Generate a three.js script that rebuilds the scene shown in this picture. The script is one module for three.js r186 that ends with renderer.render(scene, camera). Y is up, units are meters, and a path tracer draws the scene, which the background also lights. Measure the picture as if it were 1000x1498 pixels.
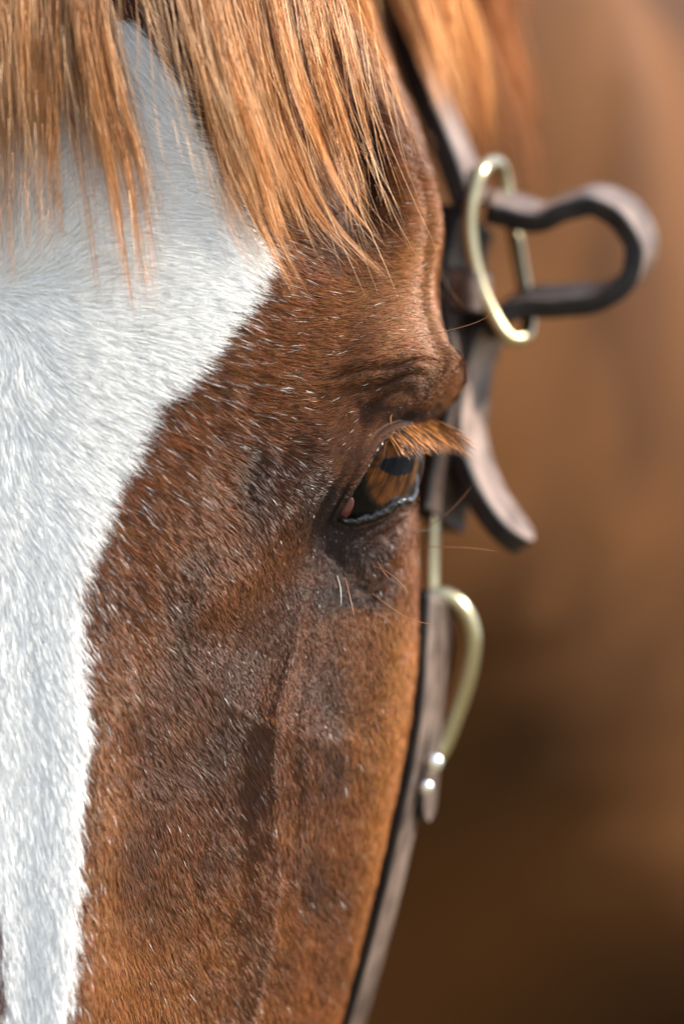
import * as THREE from 'three';
import { ImprovedNoise } from 'three/addons/math/ImprovedNoise.js';
import { MarchingCubes } from 'three/addons/objects/MarchingCubes.js';
import { mergeGeometries, mergeVertices } from 'three/addons/utils/BufferGeometryUtils.js';

// ---------------------------------------------------------------- camera, sky, sun, exposure
const S = 0.000175;              // metres per photo pixel on the plane of the face
const D = 1.1, EYE_Y = 1.45;     // camera distance from that plane, height of the lens
const scene = new THREE.Scene();
const camera = new THREE.PerspectiveCamera(2 * Math.atan(749 * S / D) * 180 / Math.PI, 683 / 1024, 0.05, 200);
camera.position.set(0, EYE_Y, D);
camera.lookAt(0, EYE_Y, 0);
camera.focus = D + 0.0135;
camera.userData.fStop = 3.7;
const SUN = new THREE.Vector3(0.78, 0.60, 0.07).normalize();
// summer sky with thin high haze: pale at the horizon, blue overhead, brighter round the sun
function skyTexture() {
  const W = 256, H = 128, d = new Float32Array(W * H * 4);
  for (let r = 0; r < H; r++) for (let c = 0; c < W; c++) {
    const up = ((r + 0.5) / H - 0.5) * Math.PI, a = ((c + 0.5) / W - 0.5) * 2 * Math.PI, x = Math.cos(a) * Math.cos(up), y = Math.sin(up), z = Math.sin(a) * Math.cos(up);
    const h = Math.pow(Math.max(0, y), 0.55), cos = Math.max(0, x * SUN.x + y * SUN.y + z * SUN.z), glow = 0.5 * Math.pow(cos, 14) + 0.12 * Math.pow(cos, 3), o = (r * W + c) * 4;
    d[o] = 0.60 - 0.25 * h + glow; d[o + 1] = 0.62 - 0.16 * h + glow * 0.97; d[o + 2] = 0.645 + 0.0 * h + glow * 0.92; d[o + 3] = 1;
  }
  const t = new THREE.DataTexture(d, W, H, THREE.RGBAFormat, THREE.FloatType);
  t.mapping = THREE.EquirectangularReflectionMapping; t.magFilter = THREE.LinearFilter; t.needsUpdate = true;
  return t;
}
scene.background = scene.environment = skyTexture();
const sun = new THREE.DirectionalLight(new THREE.Color(1, 0.94, 0.85), 4.6);
sun.name = 'sun';
sun.position.copy(SUN).multiplyScalar(6).add(new THREE.Vector3(0, 1.2, 0));
sun.target.position.set(0, 1.2, 0);
sun.castShadow = true;
sun.shadow.mapSize.set(4096, 4096);
Object.assign(sun.shadow.camera, { left: -3, right: 3, top: 3, bottom: -3, near: 0.5, far: 14 });
scene.add(sun, sun.target);
const renderer = new THREE.WebGLRenderer({ antialias: true });
renderer.toneMapping = THREE.LinearToneMapping;
renderer.toneMappingExposure = 3.0;
renderer.shadowMap.enabled = true;

// ---------------------------------------------------------------- helpers
function rng(seed) { let a = seed >>> 0; return () => { a = (a + 0x6d2b79f5) | 0; let t = Math.imul(a ^ (a >>> 15), 1 | a); t = (t + Math.imul(t ^ (t >>> 7), 61 | t)) ^ t; return ((t ^ (t >>> 14)) >>> 0) / 4294967296; }; }
const perlin = new ImprovedNoise();
const noise = (x, y, z = 0.37) => perlin.noise(x + 71.3, y + 13.7, z + 5.1);
const clamp = (x, a = 0, b = 1) => Math.min(b, Math.max(a, x));
const sstep = (a, b, x) => { const t = clamp((x - a) / (b - a)); return t * t * (3 - 2 * t); };
const mix = (a, b, t) => a + (b - a) * t;
const gauss = (d) => Math.exp(-d * d);
// Face units: photo pixels on the plane z = 0; y runs down, z towards the lens. P() moves a pixel seen at depth z to its place there.
const P = (px, py, z = 0) => { const k = 1 - z * S / D; return [500 + (px - 500) * k, 749 + (py - 749) * k, z]; };
const toWorld = (p, o = new THREE.Vector3()) => o.set((p[0] - 500) * S, EYE_Y + (749 - p[1]) * S, p[2] * S);
const curveOf = (pts) => new THREE.CatmullRomCurve3(pts.map((p) => toWorld(P(...p))), false, 'centripetal');
function add(name, geometry, material, parent) {
  const m = new THREE.Mesh(geometry, material);
  m.name = name; m.castShadow = m.receiveShadow = true;
  (parent ?? scene).add(m);
  return m;
}
function geo(position, normal, color, index) {
  const g = new THREE.BufferGeometry();
  g.setAttribute('position', new THREE.BufferAttribute(position, 3));
  if (normal) g.setAttribute('normal', new THREE.BufferAttribute(normal, 3));
  if (color) g.setAttribute('color', new THREE.BufferAttribute(color, 3));
  if (index) g.setIndex(new THREE.BufferAttribute(index, 1));
  return g;
}
const lin = (x) => { x /= 255; return x <= 0.04045 ? x / 12.92 : ((x + 0.055) / 1.055) ** 2.4; };

// ---------------------------------------------------------------- the shape of the head (one half; the other is its mirror)
const MID = 50;
// rows of [pixel y, then x,z from the middle of the face round the side to the middle of the under-jaw]
const ROWS = [
  [-590, 50, -700, 70, -700, 90, -705, 110, -710, 125, -715, 135, -725, 140, -735, 140, -750, 120, -780, 90, -800, 50, -810],
  [-520, 50, -420, 110, -420, 170, -425, 230, -440, 280, -480, 310, -540, 330, -610, 340, -680, 300, -900, 200, -1050, 50, -1100],
  [-330, 50, -190, 140, -195, 230, -215, 320, -260, 390, -320, 430, -390, 455, -470, 465, -560, 430, -850, 300, -1150, 50, -1250],
  [-120, 50, -75, 150, -80, 260, -105, 350, -150, 420, -205, 470, -260, 500, -330, 512, -430, 500, -800, 380, -1200, 50, -1380],
  [60, 50, -25, 150, -30, 270, -50, 360, -90, 440, -145, 500, -190, 535, -250, 548, -350, 545, -800, 430, -1250, 50, -1450],
  [200, 50, -5, 150, -10, 280, -32, 380, -72, 460, -125, 530, -160, 580, -205, 603, -300, 590, -760, 460, -1280, 50, -1480],
  [320, 50, 2, 150, 0, 285, -20, 390, -58, 475, -105, 555, -140, 610, -185, 637, -270, 612, -740, 480, -1300, 50, -1500],
  [430, 50, 5, 150, 3, 290, -12, 395, -40, 485, -78, 555, -115, 605, -160, 630, -245, 615, -730, 490, -1300, 50, -1510],
  [520, 50, 7, 150, 5, 285, -10, 390, -34, 485, -70, 565, -108, 625, -160, 654, -240, 610, -730, 495, -1300, 50, -1510],
  [590, 50, 9, 145, 6, 275, -10, 375, -36, 455, -72, 530, -112, 605, -160, 658, -245, 598, -740, 498, -1300, 50, -1500],
  [670, 50, 11, 140, 7, 262, -12, 350, -42, 430, -78, 500, -116, 570, -160, 611, -245, 584, -740, 500, -1290, 50, -1490],
  [770, 50, 14, 136, 12, 245, -12, 330, -48, 405, -84, 475, -122, 550, -175, 602, -262, 588, -740, 500, -1270, 50, -1470],
  [870, 50, 17, 130, 14, 225, -14, 312, -56, 388, -96, 455, -130, 535, -185, 599, -280, 594, -740, 498, -1240, 50, -1440],
  [980, 50, 20, 130, 18, 208, -18, 295, -68, 372, -112, 440, -140, 525, -200, 596, -300, 598, -730, 490, -1190, 50, -1390],
  [1120, 50, 24, 128, 22, 192, -18, 275, -78, 352, -126, 420, -152, 510, -218, 576, -320, 575, -700, 470, -1120, 50, -1310],
  [1290, 50, 28, 124, 26, 178, -22, 250, -88, 328, -140, 395, -170, 475, -240, 540, -340, 535, -660, 430, -1010, 50, -1200],
  [1500, 50, 30, 114, 28, 162, -26, 220, -98, 295, -160, 360, -195, 430, -262, 487, -360, 480, -610, 380, -880, 50, -1050],
  [1800, 50, 26, 100, 14, 140, -34, 190, -105, 250, -170, 305, -215, 360, -280, 405, -370, 395, -560, 310, -740, 50, -880],
  [2150, 50, 30, 105, 16, 150, -25, 195, -85, 240, -150, 280, -210, 320, -280, 350, -370, 335, -520, 260, -660, 50, -760],
  [2450, 50, 20, 110, 5, 160, -30, 210, -80, 250, -140, 285, -205, 310, -280, 325, -370, 300, -500, 230, -600, 50, -660],
  [2600, 50, -60, 100, -70, 140, -95, 180, -130, 215, -180, 240, -235, 255, -300, 260, -370, 235, -450, 170, -520, 50, -550],
  [2640, 50, -260, 60, -262, 70, -265, 80, -270, 90, -280, 98, -290, 100, -300, 100, -320, 90, -340, 70, -360, 50, -370],
];
const NC = 11;
const NET = ROWS.map((r) => Array.from({ length: NC }, (_, c) => P(r[1 + 2 * c], r[0], r[2 + 2 * c])).map(([x, y, z], c) => [c === 0 || c === NC - 1 ? MID : x, y, z]));
const cr = (a, b, c, d, t) => 0.5 * (2 * b + (c - a) * t + (2 * a - 5 * b + 4 * c - d) * t * t + (3 * b - a - 3 * c + d) * t * t * t);
function netAt(u, v) {
  const i = clamp(Math.floor(v), 0, NET.length - 2), j = clamp(Math.floor(u), 0, NC - 2), tv = v - i, tu = u - j, row = (k) => NET[clamp(k, 0, NET.length - 1)];
  const col = (r, k) => (k < 0 ? [2 * MID - r[1][0], r[1][1], r[1][2]] : k >= NC ? [2 * MID - r[NC - 2][0], r[NC - 2][1], r[NC - 2][2]] : r[k]);
  const out = [0, 0, 0], four = [];
  for (let a = -1; a < 3; a++) { const r = row(i + a), p = [-1, 0, 1, 2].map((b) => col(r, j + b)); four.push([0, 1, 2].map((k) => cr(p[0][k], p[1][k], p[2][k], p[3][k], tu))); }
  for (let k = 0; k < 3; k++) out[k] = cr(four[0][k], four[1][k], four[2][k], four[3][k], tv);
  return out;
}
// the eye: centre, radius, the outline of the opening as directions from the centre
const EC = P(508, 668, -236), ER = 113;
const vec = (x, y, z) => new THREE.Vector3(x, y, z);
const onBall = (px, py) => { const x = px - EC[0], y = py - EC[1]; return vec(x, y, Math.sqrt(Math.max(50, (ER + 4) ** 2 - x * x - y * y))).normalize(); };
const LID = [[497, 758], [507, 736], [522, 710], [538, 682], [550, 660], [562, 643], [578, 631], [600, 624]].map((p) => onBall(...p))
  .concat([vec(0.93, -0.30, 0.08), vec(0.91, -0.2, -0.32), vec(0.80, -0.05, -0.6), vec(0.88, 0.28, -0.38), vec(0.87, 0.48, -0.05), vec(0.80, 0.57, 0.2)].map((v) => v.normalize()), [[585, 735], [562, 750], [535, 760], [512, 764]].map((p) => onBall(...p)));
const LA = vec(0.76, 0.06, 0.65).normalize(), LE1 = vec(0, -1, 0).cross(LA).normalize(), LE2 = LA.clone().cross(LE1);
const flat = (d) => { const th = Math.acos(clamp(d.dot(LA), -1, 1)), x = d.dot(LE1), y = d.dot(LE2), l = Math.hypot(x, y) || 1; return [th * x / l, th * y / l]; };
const unflat = ([x, y]) => { const th = Math.hypot(x, y), k = th ? Math.sin(th) / th : 1; return LA.clone().multiplyScalar(Math.cos(th)).addScaledVector(LE1, x * k).addScaledVector(LE2, y * k); };
const lidCurve = new THREE.CatmullRomCurve3(LID.map((d) => { const [x, y] = flat(d); return vec(x, y, 0); }), true, 'centripetal');
const LIDPTS = lidCurve.getPoints(120);
function lidDistance(x, y) {                     // radians from the edge of the opening, negative inside
  let best = 1e9, inside = false;
  for (let i = 0; i < 120; i++) {
    const a = LIDPTS[i], b = LIDPTS[i + 1], ex = b.x - a.x, ey = b.y - a.y, t = clamp(((x - a.x) * ex + (y - a.y) * ey) / (ex * ex + ey * ey + 1e-12));
    best = Math.min(best, Math.hypot(x - a.x - ex * t, y - a.y - ey * t));
    if ((a.y > y) !== (b.y > y) && x < a.x + (y - a.y) / (b.y - a.y) * ex) inside = !inside;
  }
  return inside ? -best : best;
}
function eyeSpace(p) {
  const d = vec(p[0] - EC[0], p[1] - EC[1], p[2] - EC[2]), r = d.length();
  if (r > 420) return null;
  d.divideScalar(r);
  if (d.dot(LA) < -0.6) return null;
  const [x, y] = flat(d);
  return { d, r, s: lidDistance(x, y) };
}
function toLine(x, y, line) {                     // distance to a polyline of [x, y], with how far along it (0..1) and the side
  let best = 1e9, at = 0, side = 1;
  for (let i = 0; i + 1 < line.length; i++) {
    const [ax, ay] = line[i], ex = line[i + 1][0] - ax, ey = line[i + 1][1] - ay, t = clamp(((x - ax) * ex + (y - ay) * ey) / (ex * ex + ey * ey)), d = Math.hypot(x - ax - ex * t, y - ay - ey * t);
    if (d < best) { best = d; at = (i + t) / (line.length - 1); side = Math.sign((x - ax) * ey - (y - ay) * ex) || 1; }
  }
  return [best, at, side];
}
const CREST = [[452, 860], [428, 905], [408, 960], [400, 1030], [399, 1110], [401, 1200], [403, 1280], [397, 1350], [384, 1420], [366, 1500], [345, 1580]];
const VEIN = [[470, 905], [452, 980], [446, 1060], [452, 1140], [450, 1220], [430, 1300], [410, 1380]];
const BAG = [[438, 862], [470, 882], [505, 890], [540, 876], [570, 846], [590, 815]];
const BROWFOLDS = [[[455, 560], [500, 545], [545, 534], [600, 530], [640, 545]], [[500, 575], [545, 560], [600, 556], [645, 570]], [[520, 600], [560, 580], [600, 574], [640, 582]]];
const EDGE = [[-20, 146], [25, 184], [75, 211], [110, 241], [170, 257], [240, 299], [300, 337], [375, 381], [420, 355], [470, 319], [540, 275], [585, 211], [640, 192], [715, 153], [790, 124], [860, 109], [960, 112], [1060, 119], [1120, 117], [1180, 112], [1300, 107], [1400, 99], [1498, 91], [1800, 77], [2200, 82], [2700, 87]];
const edgeAt = (y) => { for (let i = 0; i + 1 < EDGE.length; i++) if (y < EDGE[i + 1][0]) return mix(EDGE[i][1], EDGE[i + 1][1], clamp((y - EDGE[i][0]) / (EDGE[i + 1][0] - EDGE[i][0]))); return 100; };
function sculpt(u, v) {
  const p = netAt(u, v), front = 1 - sstep(7.2, 8.2, u);
  let [x, y, z] = p;
  if (front > 0 && y < 1700 && y > -200) {
    let dz = 0;
    if (y > 800) {
      const [d, at, side] = toLine(x, y, CREST), ends = sstep(0, 0.3, at);
      dz += ends * ((10 + 3 * noise(x / 60, y / 60, 21)) * gauss(d / (side < 0 ? 30 : 16)) + 3 * gauss(d / 7) + (side < 0 ? 0 : 3 * gauss((d - 40) / 40)));
      const [d2, at2] = toLine(x, y, VEIN);
      dz += 5 * gauss(d2 / 12) * sstep(0, 0.15, at2) * (1 - sstep(0.85, 1, at2));
    }
    if (y > 760 && y < 960) {
      const [d, at, side] = toLine(x, y, BAG), ends = sstep(0, 0.1, at) * (1 - sstep(0.85, 1, at));
      dz += ends * (side > 0 ? 20 * gauss((d - 14) / 14) : -12 * gauss((d - 8) / 12));
    }
    if (y > 480 && y < 640 && x > 420) for (const f of BROWFOLDS) { const [d, at, side] = toLine(x, y, f); dz += sstep(0, 0.2, at) * (1 - sstep(0.8, 1, at)) * (-5.5 * gauss(d / 5.5) + 4 * gauss((d - 11) / 9)); }
    dz -= 70 * gauss(Math.hypot((x - 510 - (y - 240) * 0.12) / 56, (y - 225) / 125));        // the hollow above the eye
    dz += 16 * gauss(Math.hypot((x - 590) / 70, (y - 505) / 60));                            // bony rim over the eye
    dz += 8 * gauss(Math.hypot((x - 160) / 26, (y - 1200) / 260));                           // edge of the nasal bone
    dz -= 7 * gauss(Math.hypot((x - 375) / 40, (y - 690) / 90)); dz += 16 * gauss(Math.hypot((x - 480) / 55, (y - 690) / 90));
    const rough = mix(0.12, 1, sstep(-30, 60, x - edgeAt(y)));
    dz += rough * (5 * noise(x / 95, y / 120) + 2.2 * noise(x / 34, y / 42, 3.3) + 0.7 * noise(x / 13, y / 15, 7.7));
    z += dz * front;
  }
  const e = eyeSpace([x, y, z]);
  if (e) {
    const { d, r, s } = e, upper = clamp(-d.y * 2), lateral = sstep(0.1, 0.5, d.x), lower = clamp(d.y * 2);
    let lid = ER + 5 + 4 * sstep(0, 0.1, s);
    const w = mix(sstep(0.04, 0.62, s), sstep(0.15, 0.36, s), upper * lateral);
    let out = mix(lid, Math.max(r, ER + 6), w);
    out += upper * lateral * (-16 * gauss((s - 0.15) / 0.045) + 24 * gauss((s - 0.33) / 0.12));
    out += lower * (-3.5 * gauss((s - 0.13) / 0.03) + 3 * gauss((s - 0.2) / 0.05) - 3.5 * gauss((s - 0.3) / 0.04) + 3 * gauss((s - 0.4) / 0.06));
    out = mix(ER * 0.45, out, sstep(-0.05, 0.012, s));
    const far = sstep(2.2, 1.6, Math.acos(clamp(d.dot(LA), -1, 1)));
    const rr = mix(r, out, far);
    x = EC[0] + d.x * rr; y = EC[1] + d.y * rr; z = EC[2] + d.z * rr;
  }
  return [x, y, z];
}
// fine steps where the photograph looks, coarse ones elsewhere
function steps(stops) { const out = []; for (let i = 0; i + 1 < stops.length; i++) { const [a, n] = stops[i], b = stops[i + 1][0]; for (let k = 0; k < n; k++) out.push(mix(a, b, k / n)); } out.push(stops[stops.length - 1][0]); return out; }
const rowOf = (py) => { for (let i = 0; i + 1 < ROWS.length; i++) if (py <= ROWS[i + 1][0]) return i + (py - ROWS[i][0]) / (ROWS[i + 1][0] - ROWS[i][0]); return ROWS.length - 1; };
const US = steps([[0, 50], [3, 40], [4, 42], [5, 46], [6, 46], [7, 64], [7.4, 22], [8, 12], [9, 6], [10, 0]]);
const VS = steps([[-590, 24], [-120, 36], [60, 90], [560, 130], [900, 130], [1540, 18], [2640, 0]]).map(rowOf);
const NU = US.length, NV = VS.length;
const GRID = new Float32Array(NU * NV * 3);
for (let j = 0; j < NV; j++) for (let i = 0; i < NU; i++) GRID.set(sculpt(US[i], VS[j]), (j * NU + i) * 3);
// height of the skin over the picture plane, for what lies on it
const HM = { x0: -120, y0: -560, n: 4, w: 220, h: 620 };
HM.z = new Float32Array(HM.w * HM.h).fill(-1e4);
for (let k = 0; k < NU * NV; k++) for (const x of [GRID[3 * k], 2 * MID - GRID[3 * k]]) { const i = Math.round((x - HM.x0) / HM.n), j = Math.round((GRID[3 * k + 1] - HM.y0) / HM.n); if (i >= 0 && j >= 0 && i < HM.w && j < HM.h) HM.z[j * HM.w + i] = Math.max(HM.z[j * HM.w + i], GRID[3 * k + 2]); }
for (let j = 0; j < HM.h; j++) { for (let i = 1; i < HM.w; i++) if (HM.z[j * HM.w + i] < -9e3) HM.z[j * HM.w + i] = HM.z[j * HM.w + i - 1]; for (let i = HM.w - 2; i >= 0; i--) if (HM.z[j * HM.w + i] < -9e3) HM.z[j * HM.w + i] = HM.z[j * HM.w + i + 1]; }
const skinZ = (x, y) => { const z = HM.z[clamp(Math.round((y - HM.y0) / HM.n), 0, HM.h - 1) * HM.w + clamp(Math.round((x - HM.x0) / HM.n), 0, HM.w - 1)]; return z < -9e3 ? -400 : z; };

// ---------------------------------------------------------------- markings: where the coat is white, chestnut or thin over dark skin, with painted shading
const whiteness = (x, y) => {                     // > 0 in the blaze: pixels from its edge
  if (y < 15) return -(15 - y) - 20;
  const wob = 9 * noise(x / 40, y / 40, 1.1) + 4 * noise(x / 14, y / 14, 2.2), e = edgeAt(y), l = y > 1150 ? mix(-25, 14, clamp((y - 1150) / 250)) : y > 700 ? mix(-60, -25, (y - 700) / 450) : 2 * 40 - e;
  return Math.min(e - x, x - l, (y - 15) * 1.2) + wob;
};
const DARK = [[365, 695, 32, 60, 0.75], [280, 820, 30, 45, 0.6], [262, 925, 32, 60, 0.6], [330, 975, 55, 70, 0.42], [460, 690, 50, 85, 0.7], [465, 770, 50, 50, 0.65], [500, 815, 42, 36, 0.9], [545, 800, 40, 30, 0.7], [508, 874, 58, 20, 0.98], [560, 835, 22, 18, 0.7], [585, 540, 45, 14, 0.6], [605, 562, 40, 10, 0.6], [595, 605, 60, 14, 0.95], [470, 1000, 26, 60, 0.5], [485, 1130, 28, 70, 0.6], [455, 1290, 26, 70, 0.6], [335, 1160, 50, 110, 0.45], [200, 1280, 30, 60, 0.4], [310, 1090, 60, 70, 0.32], [528, 235, 36, 120, 0.95], [500, 330, 40, 34, 0.6], [225, 20, 55, 36, 0.55], [255, 130, 22, 50, 0.4], [520, 570, 20, 30, 0.4], [300, 1030, 80, 70, 0.3], [215, 1120, 40, 110, 0.45], [400, 900, 50, 60, 0.45], [235, 1330, 50, 60, 0.35], [500, 1020, 40, 60, 0.35]];  // dark skin patches; temple, brow crease and inner eye also hold painted shade
function darkness(x, y) {
  const wx = x + 16 * noise(x / 30, y / 30, 4.4) + 16 * noise(x / 9, y / 9, 6.4), wy = y + 16 * noise(x / 30, y / 30, 5.5) + 16 * noise(x / 9, y / 9, 7.5);
  let keep = 1;
  for (const [cx, cy, rx, ry, a] of DARK) { const d = Math.hypot((wx - cx) / rx, (wy - cy) / ry); if (d < 2.6) keep *= 1 - a * gauss(d * 0.95); }
  return 1 - keep;
}
const FLOW = [[15, 250, -80], [15, 340, -85], [60, 360, -50], [110, 400, -22], [150, 300, -8], [300, 150, 8], [220, 100, 50], [240, 30, 60], [250, 330, 8], [350, 330, 28], [390, 390, 32], [200, 440, 5], [60, 460, 30], [15, 520, 85], [100, 520, 18], [60, 600, 40], [0, 640, 85], [150, 600, 24], [100, 700, 38], [40, 760, 60], [0, 900, 88], [60, 900, 70], [100, 1000, 64], [50, 1200, 78], [50, 1450, 80], [250, 600, 30], [300, 700, 34], [200, 780, 42], [160, 950, 56], [150, 1120, 68], [140, 1300, 74], [250, 900, 48], [320, 900, 50], [250, 1100, 50], [240, 1350, 56], [380, 1080, 56], [340, 1250, 58], [440, 1000, 74], [430, 1200, 82], [500, 1150, 68], [470, 1350, 52], [560, 1000, 84], [550, 1200, 70], [330, 480, 16], [420, 420, 12], [450, 480, -2], [420, 560, 6], [360, 600, 22], [410, 690, 46], [450, 800, 60], [400, 800, 55], [560, 450, -14], [610, 390, -18], [615, 300, -6], [560, 550, -18], [500, 560, -22], [640, 560, 15], [490, 640, -40], [450, 640, 0], [520, 200, 40], [460, 200, 50], [400, 120, 60], [500, 830, 75], [550, 820, 60], [550, 880, 70], [590, 800, 80], [400, -200, 75], [100, -200, 90], [100, 1900, 85], [300, 1900, 75], [640, 900, 90], [600, 50, 20]].map(([x, y, a]) => [x, y, Math.cos(a * Math.PI / 180), Math.sin(a * Math.PI / 180)]);
function flow(x, y) {
  let fx = 0, fy = 0;
  for (const [cx, cy, ax, ay] of FLOW) { const d2 = (x - cx) ** 2 + (y - cy) ** 2 + 60, w = 1 / (d2 * Math.sqrt(d2)); fx += ax * w; fy += ay * w; }
  const l = Math.hypot(fx, fy) || 1;
  return [fx / l, fy / l];
}
const WHITE = [0.84, 0.83, 0.80], CHEST = [0.145, 0.048, 0.012], GOLD = [0.245, 0.096, 0.022], SOOT = [0.015, 0.012, 0.012], UMBER = [0.034, 0.0135, 0.0065];
const blend = (a, b, t) => [mix(a[0], b[0], t), mix(a[1], b[1], t), mix(a[2], b[2], t)];
function chestnut(x, y, r) {
  const patch = 0.5 + 0.9 * noise(x / 70, y / 90, 8.1) + 0.5 * noise(x / 20, y / 26, 9.2);
  let c = blend(UMBER, CHEST, clamp(0.55 + patch * 0.5));
  const gold = clamp(0.95 * gauss((x - 585) / 70) * sstep(830, 960, y) + 0.7 * gauss(Math.hypot((x - 145) / 30, (y - 1230) / 220)) + 0.4 * sstep(1200, 1420, y) * gauss((x - 250) / 130) + 0.8 * gauss(Math.hypot((x - 600) / 65, (y - 400) / 130)) + 0.3 * noise(x / 50, y / 60, 11.3));  // gold fur; cheek edge, nasal edge and temple patches paint sunlight into it
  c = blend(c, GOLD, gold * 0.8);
  c = blend(c, [0.30, 0.15, 0.08], 0.7 * gauss(Math.hypot((x - 605) / 60, (y - 480) / 70)));  // pale tan on the brow: sunlit sheen painted into the coat colour
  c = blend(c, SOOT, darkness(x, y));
  return c;
}

// ---------------------------------------------------------------- the horse
const horse = new THREE.Group();
horse.name = 'horse';
horse.userData = { label: 'chestnut horse with a wide white blaze, ginger forelock and a leather halter on its head', category: 'horse' };
scene.add(horse);
const skinMat = new THREE.MeshPhysicalMaterial({ color: 0xffffff, vertexColors: true, roughness: 0.75, specularIntensity: 0.12 });
const hairMat = new THREE.MeshPhysicalMaterial({ color: 0xffffff, vertexColors: true, roughness: 0.42, specularIntensity: 0.65, side: THREE.DoubleSide });
const longHairMat = new THREE.MeshPhysicalMaterial({ color: 0xffffff, vertexColors: true, roughness: 0.38, specularIntensity: 0.7, side: THREE.DoubleSide });

function halfHead(mirror, si, sj) {
  const is = [], js = [];
  for (let i = 0; i < NU; i += si) is.push(i); if (is[is.length - 1] !== NU - 1) is.push(NU - 1);
  for (let j = 0; j < NV; j += sj) js.push(j); if (js[js.length - 1] !== NV - 1) js.push(NV - 1);
  const nu = is.length, nv = js.length, pos = new Float32Array(nu * nv * 3), col = new Float32Array(nu * nv * 3), idx = new Uint32Array((nu - 1) * (nv - 1) * 6), w = vec();
  for (let b = 0; b < nv; b++) for (let a = 0; a < nu; a++) {
    const k = (js[b] * NU + is[a]) * 3, x = GRID[k], y = GRID[k + 1], z = GRID[k + 2], X = mirror ? 2 * MID - x : x, o = (b * nu + a) * 3;
    toWorld([X, y, z], w); pos[o] = w.x; pos[o + 1] = w.y; pos[o + 2] = w.z;
    const white = whiteness(X, y), e = US[is[a]] < 8.5 ? eyeSpace([x, y, z]) : null;
    let c = white > 0 ? [0.30, 0.25, 0.24] : blend([0.05, 0.024, 0.015], SOOT, 0.5 * darkness(x, y));
    if (e) c = blend([0.016, 0.013, 0.013], c, e.d.y > 0.35 ? sstep(0.1, 0.5, e.s) : sstep(0.0, 0.12, e.s));
    col[o] = c[0]; col[o + 1] = c[1]; col[o + 2] = c[2];
  }
  let t = 0;
  for (let b = 0; b + 1 < nv; b++) for (let a = 0; a + 1 < nu; a++) { const p = b * nu + a, q = p + nu; if (mirror) idx.set([p, p + 1, q, p + 1, q + 1, q], t); else idx.set([p, q, p + 1, p + 1, q, q + 1], t); t += 6; }
  const g = geo(pos, null, col, idx);
  g.computeVertexNormals();
  return g;
}
const rightHalf = halfHead(false, 1, 1), leftHalf = halfHead(true, 2, 2);

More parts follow.
